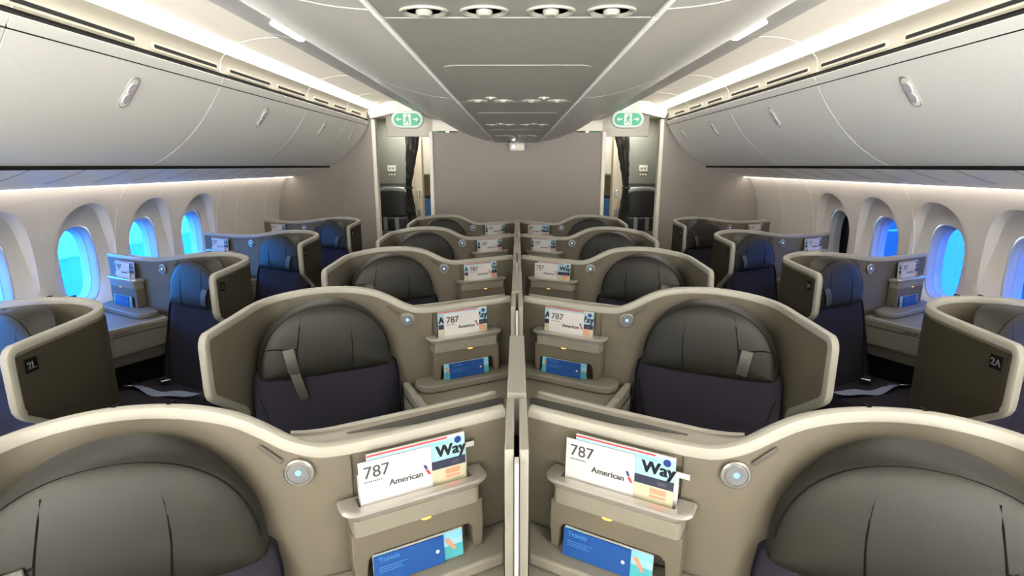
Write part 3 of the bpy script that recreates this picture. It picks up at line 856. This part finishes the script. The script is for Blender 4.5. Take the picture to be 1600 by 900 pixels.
# ------------------------------------------------------------------ beyond the doorways
for s_ in (-1, 1):
    sn = 'left' if s_ < 0 else 'right'
    D = 7.35
    # grey partition with the jump seat
    a, b = sorted((s_ * 1.45, s_ * 2.2))
    mb = MB(); mb.box(a, b, D, D + .05, 0, 2.30); struct(mb.build('wall_galley_%s' % sn, M['gal']))
    a, b = sorted((s_ * 1.245, s_ * 1.449)); mb = MB(); mb.box(a, b, D - .02, D + .05, 0, 2.31); struct(mb.build(trimn(), M['galw']))
    mb = MB(); a, b = sorted((s_ * .2, s_ * 2.2)); mb.box(a, b, YE + .56, 11, 2.32, 2.36); struct(mb.build('ceiling_galley_%s' % sn, M['ceil']))
    # galley wall further back, bins and seats of the next cabin
    a, b = sorted((s_ * .3, s_ * .9)); mb = MB(); mb.box(a, b, 8.6, 8.65, 0, 2.3); struct(mb.build(trimn(), M['galw']))
    mb = MB(); a, b = sorted((s_ * 1.0, s_ * 1.5)); mb.box(a, b, YE + 1.0, YE + 1.9, 2.300, 2.318)
    o = mb.build('galley_light', M['door_light']); tag(o, 'bright ceiling light beyond the %s doorway' % sn, 'light')
    mb = MB(); a, b = sorted((s_ * .9, s_ * 1.5)); mb.box(a, b, 8.6, 9.6, 2.300, 2.318)
    o = mb.build('cabin_light', M['door_light']); tag(o, 'ceiling light of the cabin behind, past the %s doorway' % sn, 'light')
    # cupboard of the next cabin seen through the gap
    r = empty('overhead_bin', (s_ * 1.46, 9.4, 0)); tag(r, 'pale bin end of the next cabin glimpsed high through the %s doorway' % sn, 'overhead bin')
    mb = MB(); mb.box(-.3, .3, 0, .4, 1.55, 2.318); mb.build('bin_body', M['bin'], r, bevel=.04)
    r = empty('airline_seat', (s_ * 1.46, 9.3, 0)); tag(r, 'dark seat back with a blue cover glimpsed low through the %s doorway' % sn, 'seat')
    mb = MB(); mb.box(-.26, .26, -.1, .1, 0, 1.28); mb.build('backrest', M['jump'], r, bevel=.06, seg=4)
    mb = MB(); mb.box(-.2, .2, -.12, -.101, .9, 1.18); o = mb.build('seat_cover', M['lblue_ink'], r, bevel=.005); o['label'] = 'light blue seat cover'
    # door frame with latches between curtain and gap
    # jump seat
    jx = s_ * 1.645
    r = empty('jump_seat', (jx, D - .12, 0)); tag(r, 'folded black crew jump seat with silver frame on the %s galley wall' % sn, 'jump seat', 'crew jump seats')
    def arch(hw, z0, z1, y0, y1, mt, name, bevel=.01):
        pts = [(-hw, z0), (hw, z0)] + [(hw * math.copysign(abs(math.cos(t)) ** .6, math.cos(t)), z1 - .10 + .10 * math.sin(t) ** .7 if math.sin(t) > 0 else z1 - .1) for t in [PI * q / 14 for q in range(15)]]
        mb = MB(); mb.prism_y(pts, y0, y1); return mb.build(name, mt, r, bevel=bevel)
    arch(.215, .45, 1.45, .04, .10, M['jframe'], 'seat_frame'); arch(.19, 1.065, 1.42, -.03, .05, M['jump'], 'backrest', .02)
    mb = MB(); mb.box(-.185, .185, -.05, .03, .885, 1.055); mb.build('folded_seat', M['jump'], r, bevel=.02)
    for q in (-.09, .06): 
        mb = MB(); mb.box(q - .025, q + .025, -.060, -.045, .89, 1.06); mb.build('harness_strap', M['jframe'], r)
    mb = MB(); mb.box(-.22, .22, -.06, .1, .855, .878); mb.build('seat_rail', M['jframe'], r, bevel=.005)
    # stowage placard on the grey wall
    r = empty('wall_placard', (s_ * 1.66, D - .001, 1.655)); tag(r, 'white and clear instruction placards on the %s galley wall' % sn, 'placard')
    mb = MB(); mb.box(-.055, .055, -.008, 0, -.01, .07); mb.build('plate', M['frame'], r, bevel=.003)
    mb = MB()
    for q in (-.025, .02): mb.box(q - .012, q + .012, -.0095, -.006, .02, .045)
    mb.build('symbol', M['gal'], r)
    mb = MB()
    for q in (-.035, 0, .035): mb.disc_y(q, -.045, .011, .016, -.005, 0, 12)
    mb.build('pictogram', M['frame'], r)
    # wall shelf line above the jump seat
    mb = MB(); a, b = sorted((s_ * 1.455, s_ * 2.1)); mb.box(a, b, D - .012, D, 1.475, 1.49); struct(mb.build(trimn(), M['dseam']))
    # curtain gathered and tied
    r = empty('curtain', (s_ * 1.30, D - .30, 0)); tag(r, 'charcoal curtain gathered and tied back beside the %s doorway' % sn, 'curtain', 'tied back curtains')
    mb = MB(); rg = []
    for q in range(37):
        z = 2.16 - q * (2.16 - .02) / 36
        wtop = .105; f = min(1, max(0, (2.16 - z) / .70)); wv = wtop + (.035 - wtop) * (f ** .8)
        if z < 1.46: wv = .035 + .03 * min(1, (1.46 - z) / .5)
        ctr = s_ * .085 * f - s_ * .03 * min(1, max(0, (1.46 - z) / .4))
        ring = []
        for j in range(64):
            t = 2 * PI * j / 64; fold = 1 + .0 * j
            x = ctr + wv * math.cos(t); y = (.035 + .020 * math.sin(9 * math.acos(max(-1, min(1, math.cos(t))))) ) * math.sin(t) + .022 * math.sin(8 * x / max(wv, .04) * 1.6)
            ring.append((x, y, z))
        rg.append(ring)
    mb.loft(rg); mb.build('drape', M['curtain'], r)
    mb = MB(); mb.box(-.045 + s_ * .085, .045 + s_ * .085, -.055, .05, 1.43, 1.46); mb.build('tie', M['jump'], r, bevel=.008)
    for q in range(6):
        x = -.09 + q * .036
        mb = MB(); mb.box(x - .009, x + .009, -.018, .018, 2.14, 2.20); mb.build('hook', M['hook'], r, bevel=.004)
    mb = MB(); a, b = sorted((s_ * .9, s_ * 1.6)); mb.tube([(a, D - .30, 2.212), (b, D - .30, 2.212)], .012, 10)
    o = mb.build('curtain_rail', M['jframe']); tag(o, 'thin metal rail carrying the %s curtain' % sn, 'curtain rail')
    # cream door post with hinges, seen between the curtain and the gap
    r = empty('door_post', (s_ * 1.30, D - .085, 0)); tag(r, 'cream door post with latch fittings past the %s doorway' % sn, 'door post')
    mb = MB(); mb.box(-.055, .055, 0, .06, 0, 2.31); mb.build('post', M['galw'], r, bevel=.01)
    for zz in (1.36, 1.12): mb = MB(); mb.box(-.02, .02, -.02, 0, zz - .05, zz + .05); mb.build('latch', M['jframe'], r, bevel=.008)

# exit signs
for s_ in (-1, 1):
    sn = 'left' if s_ < 0 else 'right'
    yS = 5.35
    r = empty('exit_sign', (s_ * 1.035, yS, Z + .425)); tag(r, 'green and white running figure exit sign above the %s aisle' % sn, 'exit sign')
    def cap(hw, hh, y0, y1, mt, name, par, bevel=0):
        pts = []
        for c, a0 in ((hw - hh, -PI / 2), (-hw + hh, PI / 2)):
            for q in range(11): pts.append((c + hh * math.cos(a0 + PI * q / 10), hh * math.sin(a0 + PI * q / 10)))
        mb = MB(); mb.prism_y(pts, y0, y1); return mb.build(name, mt, par, bevel=bevel)
    cap(.150, .080, -.03, .03, M['swhite'], 'sign_body', r, .012)
    f = cap(.127, .056, -.0335, -.028, M['sgreen'], 'sign_face', r)
    mb = MB(); mb.box(-.036, .036, -.0350, -.0336, -.050, .050); mb.build('door_symbol', M['swhite'], f)
    for d in (-1, 1):
        mb = MB(); mb.prism_y([(d * .105, 0), (d * .083, .020), (d * .083, .006), (d * .055, .006), (d * .055, -.006), (d * .083, -.006), (d * .083, -.020)], -.0350, -.0336); mb.build('arrow', M['swhite'], f)
    mb = MB(); mb.disc_y(.006, .033, .008, .009, -.0362, -.0351, 12)
    for p in ([(-.006, .022), (.012, .022), (.010, -.008), (-.008, -.004)], [(-.008, -.002), (.004, -.006), (-.006, -.028), (-.026, -.034), (-.026, -.026), (-.014, -.022)], [(.0, -.004), (.012, -.006), (.024, -.024), (.018, -.044), (.010, -.042), (.014, -.026)],
              [(-.004, .020), (-.02, .010), (-.022, -.006), (-.016, -.006), (-.012, .006), (.0, .012)], [(.010, .020), (.024, .006), (.018, .0), (.008, .010)]):
        mb.prism_y(p, -.0362, -.0351)
    mb.build('running_figure', M['sgreen'], f)
    mb = MB(); mb.box(-.05, .05, -.02, .02, .07, .25); mb.build('bracket', M['frame'], r, bevel=.004)
    # the second sign far behind
    r2 = empty('exit_sign', (s_ * .985, 7.2, Z + .41)); tag(r2, 'small round green sign half hidden behind the %s door frame' % sn, 'exit sign')
    r = r2
    cap(.075, .07, -.02, .02, M['gal'], 'sign_body', r2, .01); cap(.045, .042, -.024, -.02, M['sgreen'], 'sign_face', r2)
    mb = MB(); mb.box(-.012, .012, -.01, .01, .06, .20); mb.build('bracket', M['frame'], r2)

# ------------------------------------------------------------------ suites
P0, PITCH = 1.19, 1.09
rows = ['front', 'second', 'third', 'fourth', 'rearmost']
def loc_pod(m, window, k): 
    if window: return (-m * 2.46, 2.15 + PITCH * (k - 1) + (.05 if m < 0 else 0), 0)
    return (0, P0 + PITCH * k, 0)
SEATL = (.722, -.325)
SA = math.radians(25.5)
pods = {}
for window in (False, True):
    for m in (1, -1):
        proto = None
        ks = range(1, 5) if window else range(0, 5)
        for k_ in ks:
            if proto is None: proto = make_pod(m, window); o = proto
            else: o = copy_tree(proto)
            o.location = loc_pod(m, window, k_)
            if window:
                sn = 'left' if m > 0 else 'right'
                nm = ['', 'nearest', 'second', 'third', 'farthest'][k_]
                tag(o, '%s seat shell by the %s windows, dark brown aisle wing with cream trim' % (nm, sn), 'seat shell', 'window seat shells on the %s' % sn)
            else:
                sn = 'right' if m > 0 else 'left'
                tag(o, '%s-row centre seat shell, %s of the divider, taupe with cream trim' % (rows[k_], sn), 'seat shell', 'centre seat shells %s of the divider' % sn)
            pods[(window, m, k_)] = o
# seats
def place_seat(proto, m, window, k_, **kw):
    o = proto
    SA = math.radians(27.5 if window else 25.5)
    L = loc_pod(m, window, k_)
    o.location = (L[0] + m * SEATL[0], L[1] + SEATL[1], 0); o.rotation_euler = (0, 0, -m * SA)
    return o
for m in (1, -1):
    a = make_seat(m); b = make_seat(m, strap_long=True) if m < 0 else None; c_ = make_seat(m, belt=True)
    usedA = False
    for k_ in range(5):
        if m < 0 and k_ == 1: o = b
        else:
            o = a if not usedA else copy_tree(a); usedA = True
        place_seat(o, m, False, k_); sn = 'right' if m > 0 else 'left'
        ex = ', strap with a snap hanging low' if (m < 0 and k_ == 1) else ''
        tag(o, '%s-row centre seat %s of the divider, dark leather headrest%s' % (rows[k_], sn, ex), 'seat', 'centre seats %s of the divider' % sn)
    usedC = False
    for k_ in range(1, 5):
        if k_ == 2: o = c_
        else: o = copy_tree(a)
        place_seat(o, m, True, k_); sn = 'left' if m > 0 else 'right'
        nm = ['', 'nearest', 'second', 'third', 'farthest'][k_]
        ex = ', lap belt across its navy cushion' if k_ == 2 else ', mostly behind its wing' if k_ == 1 else ''
        tag(o, '%s seat by the %s windows%s' % (nm, sn, ex), 'seat', 'window seats on the %s' % sn)

# seat number plates on the window wings
for m in (1, -1):
    for k_ in range(1, 5):
        L = loc_pod(m, True, k_); sn = 'left' if m > 0 else 'right'
        x = L[0] + m * (.98 + .0162); y = L[1] - .615
        r = empty('seat_number_plate', (x, y, 1.135), m * PI / 2)
        t = '%d%s' % (k_ + 1, 'L' if m > 0 else 'A')
        nm = ['', 'nearest', 'second', 'third', 'farthest'][k_]
        tag(r, 'small black seat number plate on the %s aisle wing by the %s windows' % (nm, sn), 'number plate', 'seat number plates on the %s' % sn)
        mb = MB(); mb.box(-.022, .022, -.002, .0, -.022, .022); mb.build('plate', M['black'], r, bevel=.0015)
        mb = MB(); put_text(mb, t, .031, -.017, -.011, -.0034, 0, bold=.001); mb.build('number', M['bin'], r)

# ------------------------------------------------------------------ divider between the centre seats
for k_ in range(-1, 5):
    Y = P0 + PITCH * k_
    if k_ >= 0:
        r = empty('centre_divider', (0, Y, 0)); tag(r, '%s-row twin divider posts between the centre seats' % rows[k_], 'divider', 'centre dividers')
        for sg in (-1, 1):
            mb = MB(); a, b = sorted((sg * .0055, sg * .0235)); mb.box(a, b, -.235, .006, .02, 1.186); mb.build('rail', M['trim'], r, bevel=.0025)
        mb = MB(); mb.box(-.0045, .0045, -.20, .0, .02, 1.09); mb.build('spacer', M['black'], r)
        mb = MB(); mb.box(-.0042, .0042, -.262, -.237, .02, 1.172); mb.build('sliding_panel', M['white'], r, bevel=.001)
    if k_ >= 0 and k_ < 4:
        mb = MB(); mb.box(-.023, .023, Y + .030, Y + .485, .02, 1.188)
        o = mb.build('privacy_wall', M['trim'], bevel=.003); tag(o, 'cream capped privacy wall along the centreline behind the %s row' % rows[k_], 'privacy wall', 'privacy walls along the centreline')
        mb = MB(); mb.box(-.008, .008, Y + .487, Y + .825, .02, .97)
        o = mb.build('low_panel', M['shell']); tag(o, 'low inner panel between the privacy wall and the posts behind the %s row' % rows[k_], 'panel', 'low panels along the centreline')

# ------------------------------------------------------------------ literature
def leaf(w_, h_, th, mb, mi=0, me=1, bow=.0):
    # body with bowed cover
    N = 8; rg = []
    for q in range(N + 1):
        x = w_ * q / N; b = -bow * math.sin(PI * q / N)
        rg.append([(x, b - th, 0), (x, b - th, h_ + bow * 1.2 * math.sin(PI * q / N)), (x, 0, h_ + bow * 1.0 * math.sin(PI * q / N)), (x, 0, 0)])
    mb.loft(rg, mi)
def card787():
    mb = MB(); w_, h_ = .152, .137
    leaf(w_, h_, .003, mb)
    y = -.0034
    put_text(mb, '787', .036, .009, h_ - .036, y, 1, bold=.0004)
    for k_ in range(9): mb.add([(.010 + k_ * .0042, y, h_ - .0450), (.0128 + k_ * .0042, y, h_ - .0450), (.0128 + k_ * .0042, y, h_ - .0422), (.010 + k_ * .0042, y, h_ - .0422)], [(0, 1, 2, 3)], 1)
    put_text(mb, 'American', .0185, .060, .074, y, 1, bold=.0007)
    mb.add([(.1330, y, .098), (.1390, y, .0985), (.1435, y, .0885), (.1380, y, .0875)], [(0, 1, 2, 3)], 2)
    mb.add([(.1375, y, .0865), (.1440, y, .0870), (.1505, y, .0745), (.1435, y, .0755)], [(0, 1, 2, 3)], 3)
    return mb, [M['white'], M['grey_ink'], M['dblue_ink'], M['red_ink']]
def magazine():
    mb = MB(); w_, h_ = .212, .148
    leaf(w_, h_, .006, mb)
    y = -.0064; q = lambda a, b, c, d, mi, o=0: mb.add([(a, y - o, c), (b, y - o, c), (b, y - o, d), (a, y - o, d)], [(0, 1, 2, 3)], mi)
    q(0, w_, .0, .078, 8); q(0, w_, .078, .097, 2); q(0, w_, .097, h_ - .005, 4); q(0, w_ - .04, h_ - .005, h_ - .001, 3)
    q(.13, .175, h_ - .016, h_ - .010, 5, .0001)
    q(.165, .198, .062, .074, 6, .0001); q(.18, .197, .083, .091, 7, .0002); q(.165, .198, .054, .059, 6, .0001)
    mb.disc_y(.196, h_ - .013, .008, .008, y - .0004, y, 16, 9)
    put_text(mb, 'American', .036, .002, .102, y - .0002, 1, bold=.002, sx=.84)
    put_text(mb, 'Way', .036, .146, .105, y - .0002, 1, bold=.0017, sx=.98)
    return mb, [M['white'], M['black_ink'], M['navy_ink'], M['red_ink'], M['pale_ink'], M['cyan_ink'], M['salmon_ink'], M['grey_ink'], M['sand_ink'], M['dblue_ink']]
def travels():
    mb = MB(); w_, h_ = .150, .062
    leaf(w_, h_, .003, mb)
    y = -.0034
    put_text(mb, 'Travels', .015, .010, h_ - .014, y, 1)
    for z, L in ((.036, .06), (.031, .045), (.026, .05)): mb.add([(.010, y, z), (.010 + L, y, z), (.010 + L, y, z + .0012), (.010, y, z + .0012)], [(0, 1, 2, 3)], 1)
    mb.disc_y(.135, .030, .0042, .0042, y - .0003, y, 12, 2)
    return mb, [M['blue_ink'], M['lblue_ink'], M['white']]
def brochure():
    mb = MB(); w_, h_ = .195, .062
    leaf(w_, h_, .005, mb)
    y = -.0054; q = lambda a, b, c, d, mi, o=0: mb.add([(a, y - o, c), (b, y - o, c), (b, y - o, d), (a, y - o, d)], [(0, 1, 2, 3)], mi)
    for a in (0, .150):
        q(a, a + .045, .044, .062, 2); q(a, a + .045, .030, .044, 3); q(a, a + .045, 0, .030, 1)
        mb.add([(a + .004, y - .0002, .045), (a + .012, y - .0002, .050), (a + .030, y - .0002, .022), (a + .022, y - .0002, .018)], [(0, 1, 2, 3)], 4)
    return mb, [M['white'], M['teal_ink'], M['cyan_ink'], M['pale_ink'], M['skin_ink']]
def slip():
    mb = MB(); mb.box(0, .238, -.0018, 0, 0, .105)
    mb.box(.20, .258, -.0018, 0, .105, .116); return mb, [M['white']]
protos = {}
def lit(kind, fn, m, window, k_, u, y, z, tilt, label, cat, group=None, roll=0):
    L = loc_pod(m, window, k_)
    if kind not in protos:
        mb, ms = fn(); o = mb.build(kind, ms); protos[kind] = o
    else: o = protos[kind].copy(); C.objects.link(o)
    # rack wall frame in world
    org = Vector((L[0] + m * .012, L[1] - .006 + (.08 if window else 0), 0))
    if m > 0:
        e = Vector((RD.x, RD.y, 0)); ang = RANG
        uu = u
    else:
        e = Vector((RD.x, -RD.y, 0)); ang = -RANG      # image right runs towards the divider
        uu = -u
    n_ = Vector((0, -1, 0)); n_.rotate(Matrix.Rotation(ang, 3, 'Z'))
    p = org + e * uu + n_ * (-y)
    o.location = (p.x, p.y, z)
    o.rotation_euler = (tilt, roll, ang)
    tag(o, label, cat, group)
    return o
U0, U1 = .104, .398
def rack_items(m, window, k_, where, style, lower=True):
    """u positions are measured from the divider; for m=-1 leaflets run right-wards in the picture"""
    uo = -.165 if window else 0; U0, U1 = .104 + uo, .398 + uo
    def U(frac, w_):    # frac = left edge position in the tray as seen in the picture (0 = left end)
        if m > 0: return U0 + .03 + frac
        return U1 - .03 - frac
    ty = -.040
    zb = 1.0065
    base = 'in the tray of the %s' % where
    if style == 'front':
        a, b, c = (.000, .030, .005) 
        card, mag, slp = .000, .019, .006
    elif style == 'mid':
        card, mag, slp = .028, .006, None
    else:
        card, mag, slp = .0, .018, None
    tl = math.radians(-3.5)
    lit('magazine', magazine, m, window, k_, U(mag, .205), -.040, zb, tl, 'magazine with bold black masthead %s' % base, 'magazine', 'magazines behind the white cards')
    lit('safety_card', card787, m, window, k_, U(card, .165), -.0485, zb + .001, tl, 'white 787 card leaning %s' % base, 'card', 'white cards in the trays')
    if slp is not None:
        lit('paper_slip', slip, m, window, k_, U(0.0, .2), -.033, zb, tl, 'plain white tabbed paper %s' % base, 'paper')
    if lower:
        base = 'in the lower pocket of the %s' % where
        bl = 0.0 if style == 'front' else .022
        lit('brochure', brochure, m, window, k_, U(.012, .195), -.072, .886, math.radians(-6), 'pale blue brochure %s' % base, 'brochure', 'pale brochures in the lower pockets')
        lit('blue_booklet', travels, m, window, k_, U(bl + .012, .150), -.079, .886, math.radians(-6), 'bright blue booklet %s' % base, 'booklet', 'blue booklets in the lower pockets')
for m in (1, -1):
    sn = 'right' if m > 0 else 'left'
    for k_ in range(5):
        rack_items(m, False, k_, '%s-row suite %s of divider' % (rows[k_], sn), 'front' if k_ == 0 else ('far' if (k_ == 2 and m > 0) or (k_ == 4 and m > 0) else 'mid'), lower=k_ < 2)
    sn = 'left' if m > 0 else 'right'
    for k_ in (2, 3, 4):
        nm = ['', 'nearest', 'second', 'third', 'farthest'][k_]
        rack_items(m, True, k_, '%s suite by the %s windows' % (nm, sn), 'mid', lower=k_ == 2)

# ------------------------------------------------------------------ outside: apron and pale field
def ground_mat():
    m = bpy.data.materials.new('apron_concrete'); m.use_nodes = True; nt = m.node_tree; p = nt.nodes['Principled BSDF']
    tc = nt.nodes.new('ShaderNodeTexCoord'); n = nt.nodes.new('ShaderNodeTexNoise'); n.inputs['Scale'].default_value = .25; n.inputs['Detail'].default_value = 4
    r = nt.nodes.new('ShaderNodeValToRGB'); r.color_ramp.elements[0].color = (.05, .055, .06, 1); r.color_ramp.elements[1].color = (.09, .095, .10, 1)
    nt.links.new(tc.outputs['Object'], n.inputs['Vector']); nt.links.new(n.outputs['Fac'], r.inputs[0]); nt.links.new(r.outputs[0], p.inputs['Base Color'])
    p.inputs['Roughness'].default_value = .9; return m
M['apron'] = ground_mat()
mb = MB(); mb.box(-300, 300, -300, 300, -4.6, -4.5); o = mb.build('floor_apron', M['apron']); struct(o)
mb = MB(); mb.box(-300, -31, -300, 300, -4.499, -4.40); o = mb.build('floor_pale_taxiway', mat('pale_concrete', (150, 152, 150), .9)); struct(o)
for k_, (pa, pb, wd) in enumerate((((19, 22.5), (62, 75), 1.3), ((24, 24), (66, 68), .6), ((30, 52), (60, 60), .5))):
    a = Vector(pa); b = Vector(pb); t = (b - a).normalized(); n_ = Vector((-t.y, t.x)) * wd
    mb = MB(); mb.prism([tuple(a + n_), tuple(a - n_), tuple(b - n_ * 2), tuple(b + n_ * 2)], -4.499, -4.47); struct(mb.build('floor_taxi_lane_%d' % (k_ + 1), M['white']))
